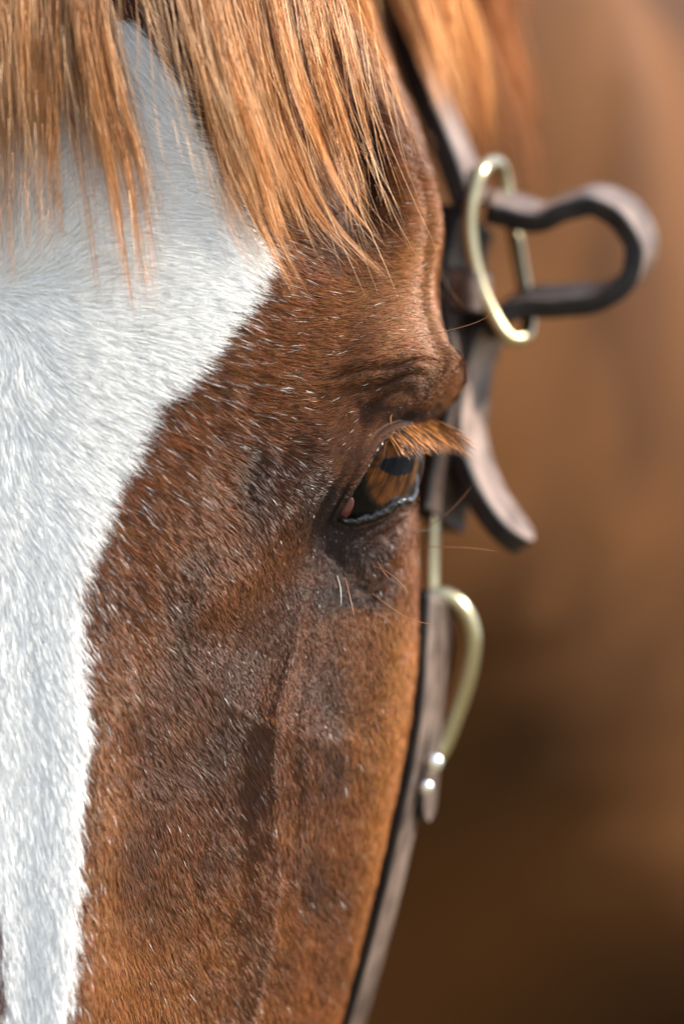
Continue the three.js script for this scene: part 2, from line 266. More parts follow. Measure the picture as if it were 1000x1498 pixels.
// neck, trunk and legs: tapered limbs joined smoothly, meshed by marching cubes
function trunk() {
  const bones = [
    [[-0.078, 1.60, -0.17], 0.085, [-0.05, 1.57, -0.34], 0.13], [[-0.05, 1.57, -0.34], 0.135, [0.07, 1.50, -0.66], 0.17], [[0.07, 1.50, -0.66], 0.175, [0.30, 1.36, -1.02], 0.24],
    [[-0.05, 1.50, -0.34], 0.11, [0.06, 1.38, -0.68], 0.14], [[0.06, 1.38, -0.68], 0.14, [0.26, 1.14, -0.98], 0.23],
    [[0.30, 1.32, -1.04], 0.26, [0.62, 1.28, -1.46], 0.30], [[0.26, 1.08, -1.02], 0.23, [0.62, 1.10, -1.46], 0.28],
    [[0.62, 1.20, -1.46], 0.33, [0.98, 1.20, -1.92], 0.33], [[0.98, 1.22, -1.92], 0.32, [1.24, 1.28, -2.26], 0.29],
    [[0.04, 1.17, -0.80], 0.11, [0.2, 1.1, -0.95], 0.2], [[0.40, 1.45, -1.16], 0.12, [0.60, 1.42, -1.42], 0.14],
  ];
  const hx = Math.hypot(0.62, 0.79), f = [-0.62 / hx, 0.79 / hx], l = [f[1], -f[0]];       // forward and to the horse's left, on the ground (x, z)
  const leg = (x, z, side, hind) => {
    const a = (dx, y) => [x + l[0] * side * 0.15 + f[0] * dx, y, z + l[1] * side * -0.15 * -1 + f[1] * dx];
    if (hind) bones.push([a(0, 1.2), 0.24, a(0.1, 0.92), 0.15], [a(0.1, 0.92), 0.15, a(-0.12, 0.56), 0.065], [a(-0.12, 0.56), 0.062, a(-0.08, 0.16), 0.042], [a(-0.08, 0.16), 0.045, a(-0.02, 0.04), 0.06]);
    else bones.push([a(0, 1.0), 0.17, a(0.03, 0.78), 0.10], [a(0.03, 0.78), 0.095, a(0.03, 0.46), 0.06], [a(0.03, 0.46), 0.058, a(0.03, 0.16), 0.042], [a(0.03, 0.16), 0.045, a(0.08, 0.04), 0.06]);
  };
  leg(0.30, -1.05, 1, false); leg(0.30, -1.05, -1, false); leg(1.22, -2.22, 1, true); leg(1.22, -2.22, -1, true);
  const c = [0.58, 0.92, -1.22], half = 1.45, n = 100, mc = new MarchingCubes(n, new THREE.MeshBasicMaterial(), false, false, 400000);
  const segs = bones.map(([a, ra, b, rb]) => ({ a, b: [b[0] - a[0], b[1] - a[1], b[2] - a[2]], ra, dr: rb - ra, l2: (b[0] - a[0]) ** 2 + (b[1] - a[1]) ** 2 + (b[2] - a[2]) ** 2 }));
  for (let k = 0; k < n; k++) for (let j = 0; j < n; j++) for (let i = 0; i < n; i++) {
    const x = c[0] + ((i - n / 2) / (n / 2)) * half, y = c[1] + ((j - n / 2) / (n / 2)) * half, z = c[2] + ((k - n / 2) / (n / 2)) * half;
    let d = 1;
    for (const g of segs) {
      const px = x - g.a[0], py = y - g.a[1], pz = z - g.a[2], t = clamp((px * g.b[0] + py * g.b[1] + pz * g.b[2]) / g.l2);
      const e = Math.hypot(px - g.b[0] * t, py - g.b[1] * t, pz - g.b[2] * t) - g.ra - g.dr * t, h = Math.max(0.07 - Math.abs(d - e), 0) / 0.07;
      d = Math.min(d, e) - h * h * 0.07 * 0.25;
    }
    mc.field[k * n * n + j * n + i] = -d;
  }
  mc.isolation = 0;
  mc.update();
  let g = new THREE.BufferGeometry();
  g.setAttribute('position', new THREE.BufferAttribute(mc.positionArray.slice(0, mc.count * 3), 3));
  g = mergeVertices(g, 1e-5);
  const p = g.attributes.position, col = new Float32Array(p.count * 3);
  for (let i = 0; i < p.count; i++) {
    const x = c[0] + p.getX(i) * half, y = Math.max(0.004, c[1] + p.getY(i) * half), z = c[2] + p.getZ(i) * half, w = 0.008 * noise(x * 9, y * 9, z * 9);
    p.setXYZ(i, x + w, y, z + w);
    const k = clamp(0.60 + 1.1 * noise(x * 6, y * 6, z * 6) + 0.3 * noise(x * 25, y * 25, z * 25)), q = y < 0.07 ? [0.05, 0.04, 0.035] : blend([0.022, 0.0095, 0.0045], blend([0.085, 0.036, 0.0135], [0.12, 0.050, 0.017], 0.35), k);
    col.set(q, i * 3);
  }
  g.setAttribute('color', new THREE.BufferAttribute(col, 3));
  g.computeVertexNormals();
  return g;
}
// ears: pointed shells, cupped towards the front
function ear(side) {
  const nu = 25, nv = 30, pos = new Float32Array(nu * nv * 3), col = new Float32Array(nu * nv * 3), idx = [], w = vec();
  for (let j = 0; j < nv; j++) for (let i = 0; i < nu; i++) {
    const t = j / (nv - 1), a = (i / (nu - 1)) * Math.PI * 2, wide = 150 * Math.pow(Math.sin(Math.PI * Math.pow(clamp(0.16 + t * 0.84), 1.0)), 0.8) * (1 - 0.35 * t) + 4;
    const inner = Math.cos(a) > 0 ? 0.25 : 1, x = 360 + 90 * t + 60 * t * t + Math.sin(a) * wide * 0.62, y = -250 - 820 * t, z = -400 - 60 * t + Math.cos(a) * wide * 0.6 * inner;
    toWorld([side > 0 ? x : 2 * MID - x, y, z], w); pos.set([w.x, w.y, w.z], (j * nu + i) * 3);
    col.set(blend(CHEST, GOLD, 0.3 + 0.3 * noise(x / 40, y / 40)), (j * nu + i) * 3);
    if (i + 1 < nu && j + 1 < nv) { const p = j * nu + i, q = p + nu; idx.push(p, q, p + 1, p + 1, q, q + 1); }
  }
  const g = geo(pos, null, col, new Uint32Array(idx));
  g.computeVertexNormals();
  return g;
}
const bodyMesh = add('body', mergeGeometries([rightHalf, leftHalf, trunk(), ear(1), ear(-1)]), skinMat, horse);
console.log('body', bodyMesh.geometry.index.count / 3);

// ---------------------------------------------------------------- short coat: one tapered blade for every hair
class Hairs {
  constructor(max, seg) { this.seg = seg; this.v = seg * 2 + 1; this.pos = new Float32Array(max * this.v * 3); this.nor = new Float32Array(max * this.v * 3); this.col = new Float32Array(max * this.v * 3); this.idx = new Uint32Array(max * (seg * 2 - 1) * 3); this.n = 0; this.max = max; }
  // pts: seg + 1 points in metres; up: roughly away from the skin; width in metres; colour at the root and at the tip
  put(pts, up, width, roll, c0, c1) {
    if (this.n >= this.max) return;
    const { seg, v } = this, base = this.n * v;
    let t = T1, b = T2, n = T3;
    for (let k = 0; k <= seg; k++) {
      t.copy(pts[Math.min(seg, k + 1)]).sub(pts[Math.max(0, k - 1)]).normalize();
      b.copy(t).cross(up).normalize();
      n.copy(b).cross(t);
      const cs = Math.cos(roll), sn = Math.sin(roll), bx = b.x * cs + n.x * sn, by = b.y * cs + n.y * sn, bz = b.z * cs + n.z * sn, nx = n.x * cs - b.x * sn, ny = n.y * cs - b.y * sn, nz = n.z * cs - b.z * sn;
      const f = k / seg, w = 0.5 * width * (seg > 4 ? (f < 0.7 ? 1 : 1 - 0.75 * (f - 0.7) / 0.3) : 1 - 0.45 * f), p = pts[k];
      for (let e = 0; e < (k === seg ? 1 : 2); e++) {
        const s = k === seg ? 0 : e ? 1 : -1, o = (base + 2 * k + e) * 3;
        this.pos[o] = p.x + bx * w * s; this.pos[o + 1] = p.y + by * w * s; this.pos[o + 2] = p.z + bz * w * s;
        this.nor[o] = nx * 0.66 + bx * 0.75 * s; this.nor[o + 1] = ny * 0.66 + by * 0.75 * s; this.nor[o + 2] = nz * 0.66 + bz * 0.75 * s;
        this.col[o] = mix(c0[0], c1[0], f); this.col[o + 1] = mix(c0[1], c1[1], f); this.col[o + 2] = mix(c0[2], c1[2], f);
      }
    }
    let i = this.n * (seg * 2 - 1) * 3;
    for (let k = 0; k < seg - 1; k++) { const a = base + 2 * k; this.idx[i++] = a; this.idx[i++] = a + 1; this.idx[i++] = a + 2; this.idx[i++] = a + 1; this.idx[i++] = a + 3; this.idx[i++] = a + 2; }
    const a = base + 2 * seg - 2; this.idx[i++] = a; this.idx[i++] = a + 1; this.idx[i++] = a + 2;
    this.n++;
  }
  build() { const { n, v, seg } = this; return geo(this.pos.slice(0, n * v * 3), this.nor.slice(0, n * v * 3), this.col.slice(0, n * v * 3), this.idx.slice(0, n * (seg * 2 - 1) * 3)); }
}
const T1 = vec(), T2 = vec(), T3 = vec();
function growCoat() {
  const R = rng(20240), white = new Hairs(250000, 2), brown = new Hairs(480000, 2), tufts = [[], []], M4 = new THREE.Matrix4(), bb = vec(), tt = vec(), uu = vec(), pts = [vec(), vec(), vec()], n = vec(), t = vec(), root = vec(), upv = vec();
  for (const mirror of [false, true]) {
    const ci = NU - 1;
    for (let j = 0; j + 1 < NV; j++) for (let i = 0; i < ci; i++) {
      if (US[i] > 9) continue;
      const at = (a, b) => { const k = (b * NU + a) * 3; return [GRID[k], GRID[k + 1], GRID[k + 2]]; };
      const p00 = at(i, j), p10 = at(i + 1, j), p01 = at(i, j + 1), p11 = at(i + 1, j + 1);
      const ax = p10[0] - p00[0], ay = p10[1] - p00[1], az = p10[2] - p00[2], bx = p01[0] - p00[0], by = p01[1] - p00[1], bz = p01[2] - p00[2];
      n.set(ay * bz - az * by, az * bx - ax * bz, ax * by - ay * bx);           // out of the skin
      const area = n.length();
      if (!area) continue;
      n.divideScalar(area);
      const cx = mirror ? 2 * MID - p00[0] : p00[0], cy = p00[1];
      const seen = cx > -70 && cx < 690 && cy > -70 && cy < 1570 && US[i] < 8.1;
      const near = seen && !mirror || (seen && cx > -40);
      const dens = near && n.z > 0.02 ? (cx < edgeAt(cy) ? 0.6 : 0.33) : 0.02, tuft = !(near && n.z > 0.02);
      let count = area * dens;
      count = Math.floor(count) + (R() < count % 1 ? 1 : 0);
      for (let h = 0; h < count; h++) {
        const fu = R(), fv = R(), lerp4 = (k) => mix(mix(p00[k], p10[k], fu), mix(p01[k], p11[k], fu), fv);
        const x = lerp4(0), y = lerp4(1), z = lerp4(2), X = mirror ? 2 * MID - x : x;
        const e = eyeSpace([x, y, z]);
        if (e && e.s < (e.d.y > 0.35 ? 0.05 : 0.008)) continue;
        const w = whiteness(X, y), isWhite = w + (R() + R() - 1) * 15 > 0, dark = isWhite ? 0 : darkness(x, y);
        if (dark > 0.5 && R() < (dark - 0.5) * 0.9) continue;
        let [fx, fy] = flow(mirror && X < -20 ? x : X, y);
        if (mirror && X < -20) fx = -fx;
        const calm = isWhite ? 0.35 : 1, turn = calm * (0.30 * noise(X / 26, y / 26, 14.2) + 0.22 * noise(X / 9, y / 9, 15.3)) + (R() + R() - 1) * 0.30, cs = Math.cos(turn), sn = Math.sin(turn);
        [fx, fy] = [fx * cs - fy * sn, fx * sn + fy * cs];
        const nx = mirror ? -n.x : n.x, dot = fx * nx + fy * n.y;
        t.set(fx - nx * dot, fy - n.y * dot, -n.z * dot);
        if (t.length() < 0.15) t.add(upv.set(0, 1 - n.y * n.y, 0).addScaledVector(vec(nx, 0, n.z), -n.y));
        t.normalize();
        let L = isWhite ? 33 : 26;
        if (!isWhite) L *= 1 + 0.35 * gauss(Math.hypot((x - 250) / 160, (y - 600) / 260)) - 0.2 * sstep(820, 980, y) - 0.1 * sstep(400, 560, x) * sstep(880, 980, y);
        L *= 1 - 0.35 * sstep(0.5, 1, dark);
        if (e) L *= mix(0.2, 1, sstep(0.1, 1.15, e.s));
        L *= 0.65 + 0.7 * R();
        if (isWhite && y < 120) L *= 1.3;
        const lift = (0.18 + (isWhite ? 0.36 : 0.28) * R() + 0.16 * calm * noise(X / 18, y / 18, 17)) * (e ? mix(0.8, 1, sstep(0.2, 0.9, e.s)) : 1), l2 = lift * (0.15 + 0.5 * R());
                const q1 = [X + L * 0.5 * (t.x * Math.cos(lift) + nx * Math.sin(lift)), y + L * 0.5 * (t.y * Math.cos(lift) + n.y * Math.sin(lift)), z + L * 0.5 * (t.z * Math.cos(lift) + n.z * Math.sin(lift))];
        const q2 = [q1[0] + L * 0.5 * (t.x * Math.cos(l2) + nx * Math.sin(l2)), q1[1] + L * 0.5 * (t.y * Math.cos(l2) + n.y * Math.sin(l2)), q1[2] + L * 0.5 * (t.z * Math.cos(l2) + n.z * Math.sin(l2))];
        toWorld([X - nx, y - n.y, z - n.z], pts[0]); toWorld(q1, pts[1]); toWorld(q2, pts[2]);
        upv.set(nx, -n.y, n.z);
        const shade = 0.72 + 0.5 * R(), width = S * (isWhite ? 0.82 : 0.93) * (0.75 + 0.5 * R()) * (e ? mix(0.7, 1, sstep(0.1, 0.6, e.s)) : 1);
        if (tuft) {
          uu.set(nx, -n.y, n.z).normalize(); tt.set(t.x, -t.y, t.z).normalize(); bb.copy(tt).cross(uu).normalize(); tt.copy(uu).cross(bb);
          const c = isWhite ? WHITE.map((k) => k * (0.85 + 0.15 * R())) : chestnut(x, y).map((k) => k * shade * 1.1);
          M4.makeBasis(bb.multiplyScalar(26 * S), tt.multiplyScalar(L * S), uu.multiplyScalar(L * S)).setPosition(toWorld([X, y, z], root));
          tufts[isWhite ? 0 : 1].push([M4.clone(), new THREE.Color().setRGB(...c)]);
          continue;
        }
        if (isWhite) { const c = [WHITE[0] * (0.88 + 0.14 * shade), WHITE[1] * (0.88 + 0.14 * shade), WHITE[2] * (0.88 + 0.14 * shade)]; white.put(pts, upv, width, (R() - 0.5) * 2.2, c, c); continue; }
        const roan = !tuft && R() < 0.003 + 0.09 * gauss(w / 26) + (0.04 * gauss(w / 100) + 0.0) * (1 - sstep(800, 1100, y)) + 0.03 * gauss(Math.hypot((x - 370) / 90, (y - 620) / 130));
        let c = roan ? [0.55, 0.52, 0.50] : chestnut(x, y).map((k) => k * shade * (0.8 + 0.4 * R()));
        const tip = roan ? c : c.map((k, a) => k * (1.15 + 0.25 * (a === 0 ? 1 : 0.7)));
        brown.put(pts, upv, width * (roan ? 1.2 : 1), (R() - 0.5) * 2.4, c, tip);
      }
    }
  }
  console.log('hairs', white.n, brown.n, tufts[0].length, tufts[1].length);
  return [white.build(), brown.build(), tufts];
}
const [whiteCoat, brownCoat, farTufts] = growCoat();
const blaze = add('blaze_fur', whiteCoat, hairMat, horse);
blaze.userData = { kind: 'stuff', label: 'white fur of the blaze down the face' };
const coat = add('chestnut_fur', brownCoat, hairMat, horse);
coat.userData = { kind: 'stuff', label: 'chestnut fur with scattered white hairs' };

// the coat round the side and the far half of the head: one small tuft of blades, set many times
{
  const R = rng(404), H = new Hairs(11, 2);
  for (let i = 0; i < 11; i++) { const x = (R() - 0.5) * 1.1, y = (R() - 0.5) * 0.9, l = 0.7 + 0.5 * R(), a = (R() - 0.5) * 0.4; H.put([vec(x, y, -0.03), vec(x + a * 0.4, y + 0.5 * l, 0.13 + 0.1 * R()), vec(x + a, y + l, 0.18 + 0.15 * R())], vec(0, 0, 1), 0.085, (R() - 0.5) * 1.2, [1, 1, 1], [1.15, 1.12, 1.1]); }
  const g = H.build();
  farTufts.forEach((list, k) => {
    const m = new THREE.InstancedMesh(g, hairMat, list.length);
    list.forEach(([q, c], i) => { m.setMatrixAt(i, q); m.setColorAt(i, c); });
    m.name = k ? 'side_chestnut_fur' : 'side_white_fur'; m.castShadow = m.receiveShadow = true;
    m.userData = { kind: 'stuff', label: k ? 'chestnut fur on the side and far half of the head' : 'white fur of the far half of the blaze' };
    horse.add(m);
  });
}

// ---------------------------------------------------------------- forelock: locks of long strands that hang over the brow
function strands(list, seg, seed, total) {
  const R = rng(seed), H = new Hairs(total, seg), pts = Array.from({ length: seg + 1 }, () => vec()), up = vec(0, 0.15, 1).normalize();
  for (const L of list) {
    const cv = new THREE.CatmullRomCurve3(L.path.map(([x, y, dz]) => vec(x, y, dz)), false, 'centripetal'), q = vec(), subs = L.subs ?? 14;
    for (let m = 0; m < subs; m++) {
      const sa = R() * 2 - 1, sDepth = R(), sEnd = mix(1 - (L.ragged ?? 0.4), 1.0, R()), sTone = 0.62 + 0.6 * R(), sAmp = 16 * (R() - 0.5), sPh = R() * 60, drift = (R() - 0.5) * 0.7, tight = 0.25 + 0.5 * R();
      for (let i = 0; i < L.n / subs; i++) {
        const fly = R() < (L.fly ?? 0.16) ? 1 : 0, a = (R() + R() - 1), end = clamp(sEnd * (0.78 + 0.30 * R()) + fly * 0.05, 0.2, 1), ph = R() * 60, amp = fly ? 22 * (0.4 + R()) : 3 + 3 * R(), bend = (R() - 0.5) * (fly ? 70 : 8), dz = R();
        const tone = sTone * (0.7 + 0.6 * R()), pale = R() < 0.12 ? 1.35 : 1, c0 = L.c0.map((k) => k * tone), c1 = L.c1.map((k) => k * tone * pale);
        for (let k = 0; k <= seg; k++) {
          const tt = mix(-0.3, end, k / seg), t = Math.max(0, tt), back = clamp(-tt / 0.3);
          cv.getPoint(t, q);
          if (back) { const r = L.root ?? [mix(105, q.x, 0.35), -455, 10]; q.set(mix(q.x, r[0], back), mix(q.y, r[1], back), mix(q.z, r[2], back)); }
          const wide = mix(L.w0, L.w1, t) * 0.5 * (1 - 0.4 * back), across = (sa + drift * t) + a * mix(0.55, 0.55 * tight, sstep(0.1, 0.9, t / end)), wob = sAmp * t * noise(t * 2.2, sPh, 3.1) + amp * t * noise(t * 2.2, ph, 1.7) + bend * t * t, wz = amp * 0.5 * noise(t * 3, ph, 9.9) * t;
          const x = q.x + across * wide + wob, y = q.y + sa * 8, base = L.free ? q.z : skinZ(x, y) + q.z * (0.75 + 0.5 * sDepth);
          toWorld(L.free ? P(x, y, base + (1 - back) * (sDepth * 0.7 + dz * 0.3 - 0.5) * (L.deep ?? 60) + wz) : [x, y, base + 6 + (sDepth * 0.7 + dz * 0.3) * (L.deep ?? 34) * (1 - 0.4 * t) + wz + (fly ? 10 * t : 0)], pts[k]);
        }
        H.put(pts, up, S * (L.wide ?? 0.8) * (0.7 + 0.5 * R()), (R() - 0.5) * 2.2, c0, c1);
      }
    }
  }
  console.log('strands', H.n);
  return H.build();
}
const AUB = [0.25, 0.08, 0.021], ORG = [0.42, 0.17, 0.05], FLAX = [0.54, 0.235, 0.078], PALE = [0.60, 0.36, 0.19];
const locks = [
  { path: [[-40, -260, 40], [-20, -60, 46], [-8, 120, 30], [-2, 280, 18], [8, 430, 10]], w0: 150, w1: 90, n: 642, c0: AUB, c1: FLAX, ragged: 0.6, subs: 22 },
  { path: [[20, -260, 40], [30, -60, 46], [40, 100, 34], [42, 240, 20], [44, 400, 10]], w0: 120, w1: 70, n: 734, c0: AUB, c1: FLAX, ragged: 0.55, subs: 22 },
  { path: [[70, -260, 40], [60, -40, 46], [60, 100, 34], [70, 220, 22], [84, 390, 10]], w0: 70, w1: 40, n: 385, c0: AUB, c1: FLAX, ragged: 0.55, subs: 12 },
  { path: [[110, -260, 46], [106, -40, 48], [128, 100, 36], [160, 260, 20], [190, 470, 8]], w0: 64, w1: 60, n: 872, c0: AUB, c1: FLAX, ragged: 0.55, subs: 18 },
  { path: [[135, -260, 46], [126, -40, 48], [152, 110, 36], [190, 260, 20], [216, 490, 8]], w0: 34, w1: 50, n: 587, c0: AUB, c1: FLAX, ragged: 0.5, subs: 14 },
  { path: [[140, -260, 40], [138, -30, 40], [172, 110, 28], [214, 260, 16], [250, 430, 8]], w0: 36, w1: 40, n: 201, c0: AUB, c1: PALE, ragged: 0.6 },
  { path: [[240, -260, 40], [284, -40, 40], [308, 90, 26], [340, 210, 16], [370, 330, 10], [440, 440, 8]], w0: 34, w1: 90, n: 342, c0: AUB, c1: FLAX, ragged: 0.55, fly: 0.3, subs: 16 },
  { path: [[250, -260, 46], [296, -40, 48], [325, 90, 36], [360, 210, 24], [405, 320, 16], [470, 450, 8]], w0: 90, w1: 80, n: 571, c0: AUB, c1: FLAX, ragged: 0.5, fly: 0.2, subs: 14 },
  { path: [[270, -260, 60], [318, -40, 62], [352, 90, 50], [392, 220, 36], [425, 330, 22], [450, 410, 10]], w0: 70, w1: 44, n: 918, c0: ORG, c1: FLAX, ragged: 0.4, subs: 10 },
  { path: [[310, -260, 60], [352, -40, 60], [386, 90, 46], [424, 210, 34], [474, 310, 22], [560, 400, 8]], w0: 40, w1: 44, n: 435, c0: ORG, c1: FLAX, ragged: 0.5, subs: 10 },
  { path: [[340, -260, 60], [394, -40, 60], [425, 90, 60], [462, 200, 72], [505, 290, 60], [590, 380, 14]], w0: 44, w1: 16, n: 261, c0: ORG, c1: FLAX, ragged: 0.45, subs: 7 },
  { path: [[380, -260, 64], [436, -40, 64], [466, 80, 74], [500, 180, 90], [526, 260, 88], [548, 360, 54]], w0: 40, w1: 18, n: 218, c0: ORG, c1: FLAX, ragged: 0.5, subs: 7 },
  { path: [[410, -260, 60], [476, -40, 64], [500, 60, 66], [522, 150, 80], [536, 220, 80], [566, 320, 60]], w0: 50, w1: 40, n: 107, c0: ORG, c1: FLAX, ragged: 0.6, fly: 0.3, subs: 6 },
  { path: [[440, -260, 60], [515, -50, 70], [545, 20, 60], [575, 90, 50], [600, 160, 40], [640, 250, 40]], w0: 70, w1: 50, n: 367, c0: ORG, c1: FLAX, ragged: 0.65, fly: 0.25, subs: 10 },
  { path: [[20, -260, 70], [40, -60, 76], [50, 120, 56], [60, 260, 30], [70, 460, 14]], w0: 260, w1: 260, n: 180, c0: ORG, c1: PALE, ragged: 0.6, fly: 1, subs: 40 },
  { path: [[280, -260, 70], [340, -60, 76], [380, 120, 66], [430, 280, 40], [500, 440, 20]], w0: 330, w1: 300, n: 276, c0: ORG, c1: PALE, ragged: 0.6, fly: 1, subs: 60 },
];
const forelock = add('forelock', strands(locks, 17, 77, 13500), longHairMat, horse);
forelock.userData = { label: 'long ginger forelock with pale tips hanging over the blaze' };
const maneLocks = [
  { free: true, root: [230, -520, -760], deep: 120, path: [[540, -260, -560], [585, -90, -560], [622, 20, -570], [652, 110, -580], [690, 220, -590]], w0: 130, w1: 70, n: 460, c0: ORG, c1: FLAX, wide: 1.8, ragged: 0.5 },
  { free: true, root: [230, -520, -760], deep: 260, path: [[560, -260, -700], [610, -90, -760], [660, 40, -820], [690, 150, -880], [700, 260, -930]], w0: 120, w1: 80, n: 300, c0: ORG, c1: FLAX, wide: 2.4 },
  { free: true, root: [230, -520, -760], deep: 300, path: [[640, -260, -900], [690, -90, -950], [730, 40, -1000], [770, 170, -1050], [800, 360, -1100]], w0: 190, w1: 200, n: 420, c0: ORG, c1: AUB, wide: 2.8, ragged: 0.7 },
  { free: true, root: [230, -520, -760], deep: 300, path: [[560, -300, -1100], [600, -90, -1150], [640, 100, -1200], [670, 250, -1250], [690, 420, -1300]], w0: 220, w1: 220, n: 500, c0: AUB, c1: [0.12, 0.045, 0.014], wide: 3, ragged: 0.7 },
];
const mane = add('mane', strands(maneLocks, 10, 99, 1900), longHairMat, horse);
mane.userData = { label: 'ginger mane falling over the neck' };

// ---------------------------------------------------------------- the eye
const OPT = vec(0.79, 0.15, 0.59).normalize();
function eyeball() {
  const nu = 180, nv = 120, pos = new Float32Array((nu + 1) * (nv + 1) * 3), col = new Float32Array((nu + 1) * (nv + 1) * 3), idx = [], w = vec(), o1 = vec(0, -1, 0).cross(OPT).normalize(), o2 = OPT.clone().cross(o1);
  for (let j = 0; j <= nv; j++) for (let i = 0; i <= nu; i++) {
    const th = (j / nv) ** 1.4 * Math.PI, ph = (i / nu) * 2 * Math.PI, rim = 0.70;
    let r = ER - 4, z = r * Math.cos(th), rad = r * Math.sin(th);
    if (th < rim) { const f = Math.sin(th) / Math.sin(rim); z = mix(r * Math.cos(rim) - 1, r * Math.cos(th), 0.62); rad = r * Math.sin(th); }
    const a = Math.cos(ph) * rad, b = Math.sin(ph) * rad;
    toWorld([EC[0] + OPT.x * z + o1.x * a + o2.x * b, EC[1] + OPT.y * z + o1.y * a + o2.y * b, EC[2] + OPT.z * z + o1.z * a + o2.z * b], w);
    pos.set([w.x, w.y, w.z], (j * (nu + 1) + i) * 3);
    let c = [0.003, 0.0025, 0.0025];
    if (th < rim) {
      const rr = rad / (r * Math.sin(rim)), fib = 0.45 + 0.35 * noise(Math.cos(ph) * 9, Math.sin(ph) * 9, rr * 2) + 0.6 * noise(a / 22, b / 22, 2.2), pupil = Math.hypot(a / 44, b / 15) + 0.08 * noise(a / 10, b / 8, 6);
      c = blend([0.010, 0.0035, 0.0015], [0.12, 0.040, 0.006], clamp(fib * 0.8));
      c = blend(c, [0.004, 0.003, 0.002], sstep(0.82, 0.98, rr));
      c = blend([0.0015, 0.0028, 0.006], c, sstep(0.94, 1.08, pupil));
    }
    col.set(c, (j * (nu + 1) + i) * 3);
    if (i < nu && j < nv) { const p = j * (nu + 1) + i, q = p + nu + 1; idx.push(p, q, p + 1, p + 1, q, q + 1); }
  }
  const g = geo(pos, null, col, new Uint32Array(idx));
  g.computeVertexNormals();
  return g;
}
const eye = add('eye', eyeball(), new THREE.MeshPhysicalMaterial({ color: 0xffffff, vertexColors: true, roughness: 0.9, specularIntensity: 0.15 }), horse);
eye.userData = { label: 'dark amber eye with a long level pupil' };
function corneaShell() {
  const g = new THREE.SphereGeometry(1, 72, 40, 0, Math.PI * 2, 0, 1.25), p = g.attributes.position, w = vec(), q = new THREE.Quaternion().setFromUnitVectors(vec(0, 1, 0), OPT), v = vec();
  for (let i = 0; i < p.count; i++) {
    v.fromBufferAttribute(p, i);
    const bulge = 1 + 0.045 * sstep(0.55, 1, v.y);
    v.applyQuaternion(q).multiplyScalar((ER + 0.5) * bulge);
    toWorld([EC[0] + v.x, EC[1] + v.y, EC[2] + v.z], w); p.setXYZ(i, w.x, w.y, w.z);
  }
  g.computeVertexNormals();
  return g;
}
add('cornea', corneaShell(), new THREE.MeshPhysicalMaterial({ color: 0xffffff, transmission: 1, thickness: 0, roughness: 0.02, ior: 1.16, side: THREE.DoubleSide }), eye);
// wet rim of the lids and the pink corner
const ballAt = (d, r) => [EC[0] + d.x * r, EC[1] + d.y * r, EC[2] + d.z * r];
function rim(from, to, r0, lift, seed) {
  const R = rng(seed), pts = [];
  for (let k = 0; k <= 60; k++) { const f = mix(from, to, k / 60), p = lidCurve.getPointAt(((f % 1) + 1) % 1); pts.push(toWorld(ballAt(unflat([p.x, p.y]), ER + lift))); }
  const g = new THREE.TubeGeometry(new THREE.CatmullRomCurve3(pts), 160, S * r0, 10, false), p = g.attributes.position;
  for (let i = 0; i < p.count; i++) { const k = S * 3.2, x = p.getX(i), y = p.getY(i), z = p.getZ(i); p.setXYZ(i, x + k * noise(x / S / 9, y / S / 9, 1), y + k * noise(x / S / 8, y / S / 9, 5), z + k * noise(x / S / 6, y / S / 6, 9)); }
  g.computeVertexNormals();
  return g;
}
const wet = new THREE.MeshPhysicalMaterial({ color: new THREE.Color(0.012, 0.011, 0.012), roughness: 0.13, specularIntensity: 1 });
add('lower_lid_rim', rim(0.62, 1.0, 6, 2, 5), wet, horse).userData = { label: 'wet black rim of the lower eyelid' };
add('upper_lid_rim', rim(0.0, 0.34, 2, 2, 6), new THREE.MeshPhysicalMaterial({ color: new THREE.Color(0.02, 0.016, 0.015), roughness: 0.4 }), horse).userData = { label: 'dark rim of the upper eyelid' };
{
  const g = new THREE.SphereGeometry(1, 28, 18), p = g.attributes.position, w = vec(), c = [509, 744];
  for (let i = 0; i < p.count; i++) { const x = p.getX(i), y = p.getY(i), z = p.getZ(i), px = c[0] - 3 + x * 8 + y * -9, py = c[1] + 2 + y * 18 + x * 3, dx = px - EC[0], dy = py - EC[1]; toWorld([px, py, EC[2] + Math.sqrt(Math.max(0, ER * ER - dx * dx - dy * dy)) + z * 5 - 1], w); p.setXYZ(i, w.x, w.y, w.z); }
  g.computeVertexNormals();
  add('tear_corner', g, new THREE.MeshPhysicalMaterial({ color: new THREE.Color(0.11, 0.026, 0.032), roughness: 0.25, clearcoat: 0.6, clearcoatRoughness: 0.1 }), horse).userData = { label: 'pink flesh in the inner corner of the eye' };
}
